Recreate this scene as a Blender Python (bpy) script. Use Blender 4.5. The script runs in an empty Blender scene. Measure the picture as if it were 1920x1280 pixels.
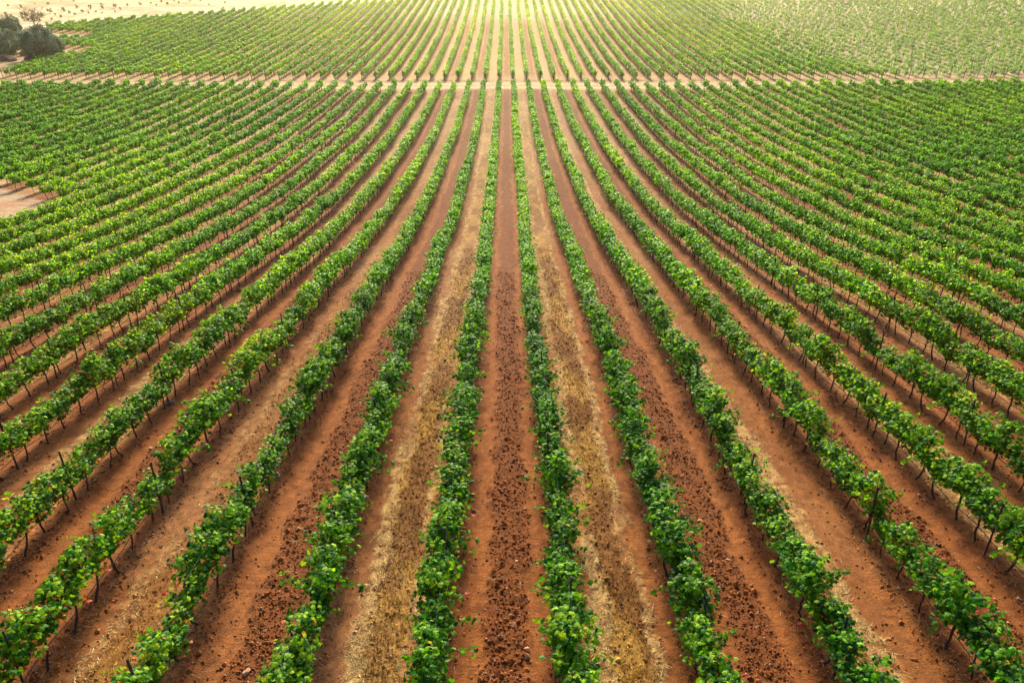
import bpy, math, random
import numpy as np
from mathutils import Vector

# ------------------------------------------------------------------ camera, sky, sun, exposure
scene = bpy.context.scene
COL = scene.collection
CAM_X, CAM_Z, FPX, PITCH, YAW = 0.08, 12.5, 1350.0, math.radians(26.0), math.radians(0.42)
cam = bpy.data.cameras.new("camera")
cam.sensor_width = 36.0
cam.lens = FPX / 1920.0 * 36.0
cam.clip_start = 0.1
cam.clip_end = 5000.0
cam_o = bpy.data.objects.new("camera", cam)
cam_o.location = (CAM_X, 0.0, CAM_Z)
cam_o.rotation_euler = (math.radians(90) - PITCH, 0.0, -YAW)
COL.objects.link(cam_o)
scene.camera = cam_o

SUN_EL, SUN_AZ = math.radians(29), math.radians(-1)
world = bpy.data.worlds.new("World")
scene.world = world
world.use_nodes = True
wn = world.node_tree
bg = wn.nodes["Background"]
sky = wn.nodes.new("ShaderNodeTexSky")
sky.sky_type = 'NISHITA'
sky.sun_disc = False
sky.sun_elevation = SUN_EL
sky.sun_rotation = SUN_AZ
sky.air_density = 0.5
sky.dust_density = 4.0
wn.links.new(sky.outputs[0], bg.inputs[0])
bg.inputs[1].default_value = 0.14
sun = bpy.data.lights.new("sun", 'SUN')
sun.energy = 3.8
sun.angle = math.radians(9)
sun.color = (1.0, 0.89, 0.66)
sun_o = bpy.data.objects.new("sun", sun)
sun_o.rotation_euler = (-(math.pi / 2 - SUN_EL), 0, -SUN_AZ)
COL.objects.link(sun_o)
vs = scene.view_settings
vs.view_transform = 'Standard'
vs.look = 'None'
vs.exposure = 0.98
vs.gamma = 1.0
vs.use_curve_mapping = False
scene.cycles.volume_bounces = 0
scene.cycles.max_bounces = 6
scene.cycles.transparent_max_bounces = 4

HAZE_DENSITY = 0.00036
HAZE_COLOR = (1.0, 0.88, 0.50)
HAZE_G = 0.89

# ------------------------------------------------------------------ helpers
rng = np.random.default_rng(7)
random.seed(7)


def _hash(ix, iy, seed):
    h = (ix.astype(np.int64) * 374761393 + iy.astype(np.int64) * 668265263 + seed * 1442695041) & 0xFFFFFFFF
    h = ((h ^ (h >> 13)) * 1274126177) & 0xFFFFFFFF
    h = (h ^ (h >> 16)) & 0xFFFFFFFF
    return h / 4294967295.0


def vnoise(x, y, seed=0):
    x = np.asarray(x, float); y = np.asarray(y, float)
    ix = np.floor(x); iy = np.floor(y)
    fx = x - ix; fy = y - iy
    fx = fx * fx * (3 - 2 * fx); fy = fy * fy * (3 - 2 * fy)
    a = _hash(ix, iy, seed); b = _hash(ix + 1, iy, seed)
    c = _hash(ix, iy + 1, seed); d = _hash(ix + 1, iy + 1, seed)
    return (a * (1 - fx) + b * fx) * (1 - fy) + (c * (1 - fx) + d * fx) * fy


def fbm(x, y, seed=0, oct=3):
    s = 0.0; a = 0.5; t = 0.0
    for o in range(oct):
        s = s + a * vnoise(x * 2 ** o + 17.3 * o, y * 2 ** o - 9.1 * o, seed + o)
        t += a; a *= 0.5
    return s / t


def sstep(a, b, x):
    t = np.clip((np.asarray(x, float) - a) / (b - a), 0, 1)
    return t * t * (3 - 2 * t)


def band(x, a, b, s):
    return sstep(a - s, a + s, x) * (1 - sstep(b - s, b + s, x))


# ---- terrain profile (measured along the rows)
_CY = np.array([-60, 0, 8.5, 15, 22.5, 32, 44, 53.5, 66, 89, 104, 126, 141, 162, 200, 252, 300, 360, 450, 600, 2000.])
_CZ = np.array([-11.5, -10.3, -10.45, -10.95, -11.45, -12.35, -13.75, -14.55, -15.15, -15.5, -15.2, -14.35, -13.6,
                -12.2, -8.9, -2.8, 3.0, 9.5, 16, 20, 20]) + CAM_Z - 1.15
_YY = np.arange(-60, 1600, 0.5)
_ZZ = np.interp(_YY, _CY, _CZ)
_K = np.exp(-0.5 * (np.arange(-24, 25) / 8.0) ** 2); _K /= _K.sum()
_ZZ = np.convolve(np.pad(_ZZ, 24, mode='edge'), _K, 'valid')


def H(x, y):
    x = np.asarray(x, float); y = np.asarray(y, float)
    return np.interp(y, _YY, _ZZ) + 5e-5 * np.minimum(np.abs(x), 250) ** 2 * np.clip((y - 40) / 80, 0, 1)


def proj(x, y, z):
    x = np.asarray(x, float) - CAM_X; y = np.asarray(y, float); z = np.asarray(z, float) - CAM_Z
    xr = x * math.cos(YAW) - y * math.sin(YAW)
    yr = x * math.sin(YAW) + y * math.cos(YAW)
    D = yr * math.cos(PITCH) - z * math.sin(PITCH)
    Ds = np.where(D > 0.1, D, 0.1)
    return 960 + FPX * xr / Ds, 640 - FPX * (yr * math.sin(PITCH) + z * math.cos(PITCH)) / Ds, D


def ground_at(px, py):
    """where the line of sight through a measured image point meets the terrain"""
    u = (px - 960) / FPX; v = (py - 640) / FPX
    d = np.array([u, math.cos(PITCH) - v * math.sin(PITCH), -(math.sin(PITCH) + v * math.cos(PITCH))])
    d = np.array([d[0] * math.cos(YAW) + d[1] * math.sin(YAW), -d[0] * math.sin(YAW) + d[1] * math.cos(YAW), d[2]])
    t = np.linspace(2, 600, 40000)
    p = np.array([CAM_X, 0, CAM_Z]) + t[:, None] * d
    i = int(np.argmax(p[:, 2] < H(p[:, 0], p[:, 1])))
    return p[i]


def mesh_np(name, verts, faces_list, mats, mat_idx=None, colors=None, smooth=None):
    """verts (n,3); faces_list: list of (m,k) int arrays; mat_idx list of int per array (or array)"""
    me = bpy.data.meshes.new(name)
    verts = np.ascontiguousarray(verts, dtype=np.float32)
    loops = np.concatenate([f.ravel() for f in faces_list]).astype(np.int32)
    sizes = np.concatenate([np.full(len(f), f.shape[1], np.int32) for f in faces_list])
    starts = np.concatenate([[0], np.cumsum(sizes)[:-1]]).astype(np.int32)
    me.vertices.add(len(verts)); me.vertices.foreach_set("co", verts.ravel())
    me.loops.add(len(loops)); me.loops.foreach_set("vertex_index", loops)
    me.polygons.add(len(sizes)); me.polygons.foreach_set("loop_start", starts)
    try:
        me.polygons.foreach_set("loop_total", sizes)
    except Exception:
        pass
    for m in mats:
        me.materials.append(m)
    if mat_idx is not None:
        mi = np.concatenate([np.full(len(f), i, np.int32) if np.isscalar(i) else np.asarray(i, np.int32)
                             for f, i in zip(faces_list, mat_idx)])
        me.polygons.foreach_set("material_index", mi)
    if smooth is not None:
        sm = np.concatenate([np.full(len(f), bool(s)) for f, s in zip(faces_list, smooth)])
        me.polygons.foreach_set("use_smooth", sm)
    if colors is not None:
        at = me.color_attributes.new("paint", 'FLOAT_COLOR', 'POINT')
        c = np.ones((len(verts), 4), np.float32); c[:, :3] = colors
        at.data.foreach_set("color", c.ravel())
    me.update(calc_edges=True)
    return me


def link(name, me, parent=None, loc=None):
    o = bpy.data.objects.new(name, me)
    COL.objects.link(o)
    if parent is not None:
        o.parent = parent
    if loc is not None:
        o.location = loc
    return o


def tag(o, label=None, cat=None, group=None, kind=None):
    if label: o["label"] = label
    if cat: o["category"] = cat
    if group: o["group"] = group
    if kind: o["kind"] = kind
    return o


def tube(path, radii, n=6, cap=True):
    """returns verts, quads, tris"""
    path = np.asarray(path, float); m = len(path)
    radii = np.broadcast_to(np.asarray(radii, float), (m,))
    tan = np.gradient(path, axis=0)
    tan /= np.linalg.norm(tan, axis=1)[:, None] + 1e-9
    ref = np.array([0.0, 0.0, 1.0]) if abs(tan[:, 2]).mean() < 0.8 else np.array([1.0, 0.0, 0.0])
    u = np.cross(tan, ref); u /= np.linalg.norm(u, axis=1)[:, None] + 1e-9
    w = np.cross(tan, u)
    a = np.arange(n) / n * 2 * math.pi
    v = path[:, None, :] + radii[:, None, None] * (np.cos(a)[None, :, None] * u[:, None, :] + np.sin(a)[None, :, None] * w[:, None, :])
    v = v.reshape(-1, 3)
    i = np.arange(m - 1)[:, None] * n; j = np.arange(n)[None, :]; j2 = (j + 1) % n
    q = np.stack([i + j, i + j2, i + n + j2, i + n + j], -1).reshape(-1, 4)
    t = np.zeros((0, 3), int)
    if cap:
        v = np.vstack([v, path[0], path[-1]])
        c0, c1 = len(v) - 2, len(v) - 1
        jj = np.arange(n); jn = (jj + 1) % n
        t = np.vstack([np.stack([np.full(n, c0), jn, jj], -1), np.stack([np.full(n, c1), (m - 1) * n + jj, (m - 1) * n + jn], -1)])
    return v, q, t


class Bag:
    """collects pieces of one mesh"""
    def __init__(s):
        s.v = []; s.f = []; s.m = []; s.c = []; s.sm = []; s.n = 0

    def add(s, v, faces, mat=0, col=None, smooth=False):
        for f in faces:
            if len(f):
                s.f.append(np.asarray(f) + s.n); s.m.append(mat); s.sm.append(smooth)
        s.v.append(np.asarray(v, float)); s.n += len(v)
        c = np.ones((len(v), 3)) * (1.0 if col is None else np.asarray(col))
        s.c.append(c)

    def mesh(s, name, mats):
        return mesh_np(name, np.vstack(s.v), s.f, mats, s.m, np.vstack(s.c), s.sm)


def unit(a):
    return a / (np.linalg.norm(a, axis=-1, keepdims=True) + 1e-9)


# ------------------------------------------------------------------ materials
def new_mat(name):
    m = bpy.data.materials.new(name)
    m.use_nodes = True
    nt = m.node_tree
    b = nt.nodes["Principled BSDF"]
    return m, nt, b


def leaf_material(name, transl=0.40, rough=0.48, use_object=True):
    m, nt, b = new_mat(name)
    N = nt.nodes; L = nt.links
    at = N.new("ShaderNodeAttribute"); at.attribute_name = "paint"
    col = at.outputs["Color"]
    if use_object:
        oi = N.new("ShaderNodeObjectInfo")
        mx = N.new("ShaderNodeMix"); mx.data_type = 'RGBA'; mx.blend_type = 'MULTIPLY'
        mx.inputs[0].default_value = 1.0
        L.new(col, mx.inputs[6]); L.new(oi.outputs["Color"], mx.inputs[7])
        col = mx.outputs[2]
    L.new(col, b.inputs["Base Color"])
    b.inputs["Roughness"].default_value = rough
    b.inputs["Specular IOR Level"].default_value = 0.13
    tr = N.new("ShaderNodeBsdfTranslucent")
    g = N.new("ShaderNodeMix"); g.data_type = 'RGBA'; g.blend_type = 'MULTIPLY'; g.inputs[0].default_value = 1.0
    g.inputs[7].default_value = (1.7, 1.6, 0.7, 1)
    L.new(col, g.inputs[6]); L.new(g.outputs[2], tr.inputs["Color"])
    ms = N.new("ShaderNodeMixShader"); ms.inputs[0].default_value = transl
    L.new(b.outputs[0], ms.inputs[1]); L.new(tr.outputs[0], ms.inputs[2])
    L.new(ms.outputs[0], N["Material Output"].inputs["Surface"])
    return m


def paint_material(name, rough=0.9, noise_scale=40.0, noise_amt=0.5, bump=0.3, bump_scale=80.0, spec=0.2, bump_dist=0.02):
    """vertex paint (the thing's own colours) broken up by fine noise and bump"""
    m, nt, b = new_mat(name)
    N = nt.nodes; L = nt.links
    at = N.new("ShaderNodeAttribute"); at.attribute_name = "paint"
    tc = N.new("ShaderNodeTexCoord")
    n1 = N.new("ShaderNodeTexNoise"); n1.inputs["Scale"].default_value = noise_scale; n1.inputs["Detail"].default_value = 5
    n1.inputs["Roughness"].default_value = 0.7
    L.new(tc.outputs["Object"], n1.inputs["Vector"])
    mr = N.new("ShaderNodeMapRange")
    mr.inputs[1].default_value = 0.25; mr.inputs[2].default_value = 0.75
    mr.inputs[3].default_value = 1 - noise_amt; mr.inputs[4].default_value = 1 + noise_amt
    L.new(n1.outputs["Fac"], mr.inputs[0])
    mx = N.new("ShaderNodeMix"); mx.data_type = 'RGBA'; mx.blend_type = 'MULTIPLY'; mx.inputs[0].default_value = 1.0
    L.new(at.outputs["Color"], mx.inputs[6]); L.new(mr.outputs[0], mx.inputs[7])
    L.new(mx.outputs[2], b.inputs["Base Color"])
    b.inputs["Roughness"].default_value = rough
    b.inputs["Specular IOR Level"].default_value = spec
    if bump:
        n2 = N.new("ShaderNodeTexNoise"); n2.inputs["Scale"].default_value = bump_scale; n2.inputs["Detail"].default_value = 4
        L.new(tc.outputs["Object"], n2.inputs["Vector"])
        bp = N.new("ShaderNodeBump"); bp.inputs["Strength"].default_value = bump; bp.inputs["Distance"].default_value = bump_dist
        L.new(n2.outputs["Fac"], bp.inputs["Height"]); L.new(bp.outputs[0], b.inputs["Normal"])
    return m


M_LEAF = leaf_material("vine_leaf")
M_OLIVE = leaf_material("tree_leaf", 0.2, 0.6, True)
M_BARK = paint_material("vine_bark", 0.9, 60, 0.5, 0.6, 90)
M_SOIL = paint_material("soil", 0.95, 26, 0.50, 0.65, 38, 0.12, 0.035)
# tyre treads pressed into the wheel tracks
_nt = M_SOIL.node_tree
_ta = _nt.nodes.new("ShaderNodeAttribute"); _ta.attribute_name = "tread"
_tc = _nt.nodes.new("ShaderNodeTexCoord")
_wv = _nt.nodes.new("ShaderNodeTexWave"); _wv.bands_direction = 'Y'
_wv.inputs["Scale"].default_value = 2.6; _wv.inputs["Distortion"].default_value = 6.0; _wv.inputs["Detail"].default_value = 3; _wv.inputs["Detail Scale"].default_value = 2.0
_mu = _nt.nodes.new("ShaderNodeMath"); _mu.operation = 'MULTIPLY'
_bp = _nt.nodes.new("ShaderNodeBump"); _bp.inputs["Strength"].default_value = 0.3; _bp.inputs["Distance"].default_value = 0.010
_nt.links.new(_tc.outputs["Object"], _wv.inputs["Vector"])
_nt.links.new(_wv.outputs["Fac"], _mu.inputs[0]); _nt.links.new(_ta.outputs["Fac"], _mu.inputs[1])
_nt.links.new(_mu.outputs[0], _bp.inputs["Height"])
_ob = [n for n in _nt.nodes if n.bl_idname == "ShaderNodeBump" and n != _bp][0]
_nt.links.new(_bp.outputs[0], _ob.inputs["Normal"])
M_ROCK = paint_material("rock", 0.9, 8, 0.4, 0.6, 18, 0.2, 0.04)
M_CLOD = paint_material("clod", 0.95, 30, 0.35, 0.3, 60, 0.1, 0.01)
M_STRAW = paint_material("straw", 0.75, 15, 0.25, 0, 1)
M_METAL, _nt, _b = new_mat("post_metal")
_n = _nt.nodes.new("ShaderNodeTexNoise"); _n.inputs["Scale"].default_value = 14; _n.inputs["Detail"].default_value = 4
_r = _nt.nodes.new("ShaderNodeValToRGB")
_r.color_ramp.elements[0].color = (0.022, 0.023, 0.026, 1); _r.color_ramp.elements[1].color = (0.075, 0.06, 0.055, 1)
_tc = _nt.nodes.new("ShaderNodeTexCoord")
_nt.links.new(_tc.outputs["Object"], _n.inputs["Vector"]); _nt.links.new(_n.outputs["Fac"], _r.inputs[0]); _nt.links.new(_r.outputs[0], _b.inputs["Base Color"])
_b.inputs["Metallic"].default_value = 0.3; _b.inputs["Roughness"].default_value = 0.55
M_HOSE, _nt, _b = new_mat("hose_plastic")
_n = _nt.nodes.new("ShaderNodeTexNoise"); _n.inputs["Scale"].default_value = 3
_r = _nt.nodes.new("ShaderNodeValToRGB")
_r.color_ramp.elements[0].color = (0.012, 0.012, 0.012, 1); _r.color_ramp.elements[1].color = (0.04, 0.034, 0.03, 1)
_nt.links.new(_n.outputs["Fac"], _r.inputs[0]); _nt.links.new(_r.outputs[0], _b.inputs["Base Color"])
_b.inputs["Roughness"].default_value = 0.6
M_WIRE, _nt, _b = new_mat("galvanised_wire")
_n = _nt.nodes.new("ShaderNodeTexNoise"); _n.inputs["Scale"].default_value = 5
_r = _nt.nodes.new("ShaderNodeValToRGB")
_r.color_ramp.elements[0].color = (0.16, 0.165, 0.165, 1); _r.color_ramp.elements[1].color = (0.32, 0.32, 0.32, 1)
_nt.links.new(_n.outputs["Fac"], _r.inputs[0]); _nt.links.new(_r.outputs[0], _b.inputs["Base Color"])
_b.inputs["Metallic"].default_value = 0.8; _b.inputs["Roughness"].default_value = 0.4

# ------------------------------------------------------------------ field layout
S = 2.5            # row spacing
DS = 0.93          # vine spacing in the row
ROAD0, ROAD1 = 130.4, 138.2
NEAR_END, FAR_START = 129.2, 139.4


def far_left(y):
    return np.interp(y, [140, 150, 163, 166, 171, 176, 184, 187, 192, 197, 204, 260],
                     [-92.0, -93.0, -95.2, -90, -90, -106, -108, -99, -99, -115, -119, -119])


def far_edge(x):
    return np.minimum(204 + (np.asarray(x, float) + 120) * 0.655, 285)


def bare_patch(x, y):
    """bare turning ground cut out of the near block on the left"""
    return (x < -36.2) & (y < 61.6 - 0.75 * (x + 41))


def in_block(x, y):
    near = (y < NEAR_END) & ~bare_patch(x, y)
    far = (y > FAR_START) & (y < far_edge(x)) & (x > far_left(y))
    return near | far


# ------------------------------------------------------------------ ground
def lane_masks(x, y):
    """lane index, position in the lane, and soil / straw / weed / track masks"""
    k = np.floor(x / S + 0.5)
    wob = (fbm(x * 0 + k * 7.7, y * 0.35, 3, 2) - 0.5) * 0.28
    r = x - k * S - wob
    odd = (np.abs(k) % 2 == 1)
    n = fbm(x * 2.2, y * 0.9, 11, 3) - 0.5
    n3 = fbm(x * 7, y * 5, 13, 2) - 0.5
    rn = r + n * 0.36 + n3 * 0.26
    kc = _hash(k, k * 0, 5)
    shift = np.where(k == 1, -0.08, np.where(k == -1, 0.15, np.where(k == 3, -0.22, (kc - 0.5) * 0.3)))
    straw_w = np.where(np.abs(k) == 1, 1.0, 0.55 + 0.6 * _hash(k, k * 0 + 3, 6))
    q = rn - shift
    weeds = band(q, -0.42, 0.42, 0.09) * odd
    pt = fbm(x * 0.5 + k * 3.1, y * 0.35, 15, 3)
    straw = np.clip(band(q, -0.70, -0.36, 0.10) * (0.35 + 1.5 * sstep(0.36, 0.62, pt)) + band(q, 0.40, 0.60, 0.09) * (0.25 + 1.2 * sstep(0.62, 0.38, pt)), 0, 1) * odd
    straw = np.where(k == 3, band(rn, -0.30, 0.08, 0.07), straw)
    weeds = np.where(k == 3, band(rn, -0.85, -0.3, 0.12) * 0.6, weeds)
    weeds = np.where(k == -3, weeds * 0.45, weeds); straw = np.where(k == -3, straw * 0.5, straw)
    sh2 = np.where(k == 0, 0.08, (kc - 0.5) * 0.2)
    strip = band(rn - sh2, -0.42, 0.42, 0.13) * (~odd)
    track = np.clip(band(rn - sh2, -0.84, -0.46, 0.10) + band(rn - sh2, 0.46, 0.8, 0.10), 0, 1) * (~odd)
    track = np.where(odd, band(rn, 0.62, 1.0, 0.08), track)
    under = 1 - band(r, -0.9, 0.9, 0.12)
    return k, r, odd, straw * straw_w, weeds, strip, track, under


def ground_fields(x, y, spacing):
    k, r, odd, straw, weeds, strip, track, under = lane_masks(x, y)
    nf = fbm(x * 9, y * 7, 21, 3)
    nl = fbm(x * 0.35, y * 0.12, 31, 3)
    nm = fbm(x * 1.7, y * 1.1, 41, 3)
    soil = np.array([0.172, 0.052, 0.013])
    soil_dark = np.array([0.128, 0.041, 0.012])
    soil_track = np.array([0.240, 0.084, 0.022])
    brown = np.array([0.205, 0.077, 0.022])
    straw_c = np.array([0.36, 0.225, 0.082])
    weed_c = np.array([0.155, 0.072, 0.018])
    weed_g = np.array([0.29, 0.165, 0.034])

    def mix(a, b, f):
        return a * (1 - f[..., None]) + b * f[..., None]
    z0 = np.zeros(x.shape + (3,))
    c = mix(z0 + soil, z0 + brown, np.where(odd, 0.85, 0.25))
    c = mix(c, z0 + soil_dark, strip * 0.7)
    c = mix(c, z0 + soil_track, track * 0.8 * (0.6 + 0.8 * (nm - 0.25)).clip(0, 1))
    c = mix(c, mix(z0 + weed_c, z0 + weed_g, sstep(0.42, 0.62, fbm(x * 1.3, y * 0.5, 51, 3))), np.clip(weeds * (0.75 + 0.6 * (nf - 0.5)), 0, 1))
    c = mix(c, z0 + straw_c, np.clip(straw * (0.62 + 2.6 * (nf - 0.5)), 0, 1))
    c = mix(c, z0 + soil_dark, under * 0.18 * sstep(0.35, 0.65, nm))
    # drier, paler soil out along the valley and over on the left
    dry = sstep(38, 110, y) * 0.42 + 0.35 * sstep(-14, -45, x) * sstep(20, 50, y)
    dry_c = mix(z0 + np.array([0.36, 0.175, 0.080]), z0 + np.array([0.52, 0.34, 0.175]), np.where(odd, 1.0, 0.0))
    c = mix(c, dry_c, np.clip(dry + 0.5 * (nl - 0.5), 0, 0.75) * (1 - 0.5 * strip))
    # far block
    far = sstep(FAR_START - 1.5, FAR_START + 1.0, y)
    fc = mix(z0 + np.array([0.36, 0.175, 0.066]), z0 + np.array([0.60, 0.38, 0.18]), np.where(odd, 1.0, 0.0) * (0.6 + 0.4 * nl) * (0.35 + 0.65 * np.exp(-(x / 28.0) ** 2)))
    fc = mix(fc, z0 + np.array([0.56, 0.34, 0.19]), track * 0.6)
    fc = mix(fc, z0 + np.array([0.42, 0.35, 0.18]), sstep(40, 80, x) * 0.95)
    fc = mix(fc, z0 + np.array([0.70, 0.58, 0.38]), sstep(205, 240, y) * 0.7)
    fc = mix(fc, z0 + np.array([0.47, 0.33, 0.175]), 0.75 * sstep(147, 139, y))
    c = mix(c, fc, far)
    # road and headlands
    ry = y + (fbm(x * 0.08, y * 0, 61, 2) - 0.5) * 2.0
    rd = band(ry, ROAD0 - 0.6, ROAD1, 0.7)
    rc = mix(z0 + np.array([0.41, 0.275, 0.135]), z0 + np.array([0.54, 0.395, 0.21]),
             np.clip(band(ry, 131.0, 132.6, 0.5) + band(ry, 134.4, 136.2, 0.5) + (nm - 0.5), 0, 1))
    c = mix(c, rc, rd)
    # outside the vineyard blocks on the far left and behind
    out = (y > ROAD1 - 1) & ((x < far_left(y) - 1.0) | (y > far_edge(x) + 1.0))
    n1 = fbm(x * 0.07, y * 0.16, 71, 4); n2 = fbm(x * 0.6, y * 0.9, 75, 3)
    oc = mix(z0 + np.array([0.72, 0.56, 0.31]), z0 + np.array([0.60, 0.40, 0.20]), sstep(0.42, 0.66, n1) * 0.9)
    oc = mix(oc, z0 + np.array([0.45, 0.29, 0.16]), sstep(0.62, 0.8, n2) * 0.5)
    de = y - far_edge(x)
    oc = mix(oc, z0 + np.array([0.80, 0.68, 0.48]), band(de, 1.5, 9, 1.2))
    grove = sstep(172, 160, y) * sstep(-88, -98, x)
    oc = mix(oc, z0 + np.array([0.36, 0.22, 0.105]), grove * (0.55 + 0.4 * (n2 - 0.3)).clip(0, 1))
    c = np.where(out[..., None], oc, c)
    bp = bare_patch(x, y) & (y < ROAD0)
    bc = mix(z0 + np.array([0.36, 0.255, 0.15]), z0 + np.array([0.36, 0.2, 0.11]), sstep(0.4, 0.7, fbm(x * 0.5, y * 1.2, 81, 3)))
    c = np.where(bp[..., None], bc, c)
    c = c * (0.55 + 0.9 * nf)[..., None]
    # relief
    lanes = ~(out | bp) & (rd < 0.3)
    amp = np.clip(0.35 / (spacing * 8 + 0.05), 0, 1)
    clod = fbm(x * 6.5, y * 6.5, 91, 3) - 0.5
    clod2 = fbm(x * 14, y * 14, 95, 2) - 0.5
    rough = 0.04 + 0.065 * strip + 0.08 * weeds + 0.05 * under
    rough = rough * (1 - 0.75 * track)
    tread = np.sin(y * 26 + fbm(x * 3, y * 0.7, 99, 2) * 5) * 0.006 * track
    d = np.where(lanes, (clod * rough * 0.9 + clod2 * rough * 0.6 + tread) * amp - 0.035 * track + 0.015 * strip + 0.05 * under
                 + 0.02 * (fbm(x * 0.9, y * 0.5, 97, 2) - 0.5), 0.03 * (nm - 0.5))
    return c, d, np.where(lanes, track, 0)


def build_ground():
    xs = list(np.arange(0, 7, 0.045))
    while xs[-1] < 330:
        xs.append(xs[-1] + max(0.045, 0.0085 * xs[-1] * (1 if xs[-1] < 190 else 5)))
    xs = np.array(xs); xs = np.concatenate([-xs[:0:-1], xs])
    ys = [-40, -30, -20, -10, -4, 0, 2, 4, 5.5, 6.5]
    while ys[-1] < 1500:
        y = ys[-1]
        st = 0.0042 * math.hypot(y, 11.5) if y < 290 else 0.08 * y
        ys.append(y + st)
    ys = np.array(ys)
    X, Y = np.meshgrid(xs, ys)
    sp = np.maximum(np.gradient(xs)[None, :], np.gradient(ys)[:, None])
    c, d, trk = ground_fields(X, Y, sp)
    d = np.where(Y < 300, d, 0)
    Z = H(X, Y) + d
    nx, ny = len(xs), len(ys)
    v = np.stack([X, Y, Z], -1).reshape(-1, 3)
    i = np.arange(ny - 1)[:, None] * nx; j = np.arange(nx - 1)[None, :]
    q = np.stack([i + j, i + j + 1, i + nx + j + 1, i + nx + j], -1).reshape(-1, 4)
    me = mesh_np("ground", v, [q], [M_SOIL], [0], c.reshape(-1, 3), [True])
    ta = me.attributes.new("tread", 'FLOAT', 'POINT')
    ta.data.foreach_set("value", trk.ravel().astype(np.float32))
    o = link("ground", me)
    tag(o, "red ploughed soil of the vineyard with pale dry lanes and a dirt crossing track", None, None, "structure")


build_ground()

# ------------------------------------------------------------------ vines
LEAF0_V = np.array([(0, .42, .03), (0, .10, 0), (.30, -.10, -.05), (.52, .14, -.12), (.46, .36, -.06), (.56, .62, -.14), (.26, .66, -.03), (0, 1.0, -.12),
                    (-.26, .66, -.03), (-.56, .62, -.14), (-.46, .36, -.06), (-.52, .14, -.12), (-.30, -.10, -.05)])
LEAF0_F = np.array([(0, i, i + 1 if i < 12 else 1) for i in range(1, 13)])
LEAF1_V = np.array([(0, 0, 0), (.52, .3, -.14), (0, 1, -.08), (-.52, .3, -.14), (.3, .78, -.1), (-.3, .78, -.1)])
LEAF1_F = np.array([(0, 1, 4, 2), (0, 2, 5, 3)])
LEAF2_V = np.array([(0, -.1, 0), (.55, .42, -.1), (0, 1, 0), (-.55, .42, -.1)])
LEAF2_F = np.array([(0, 1, 2, 3)])

G_MID = np.array([0.066, 0.228, 0.006]); G_LIGHT = np.array([0.215, 0.400, 0.010]); G_DARK = np.array([0.013, 0.095, 0.008])
AUT = np.array([(0.42, 0.15, 0.02), (0.30, 0.035, 0.02), (0.42, 0.30, 0.035), (0.22, 0.10, 0.03)])


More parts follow.
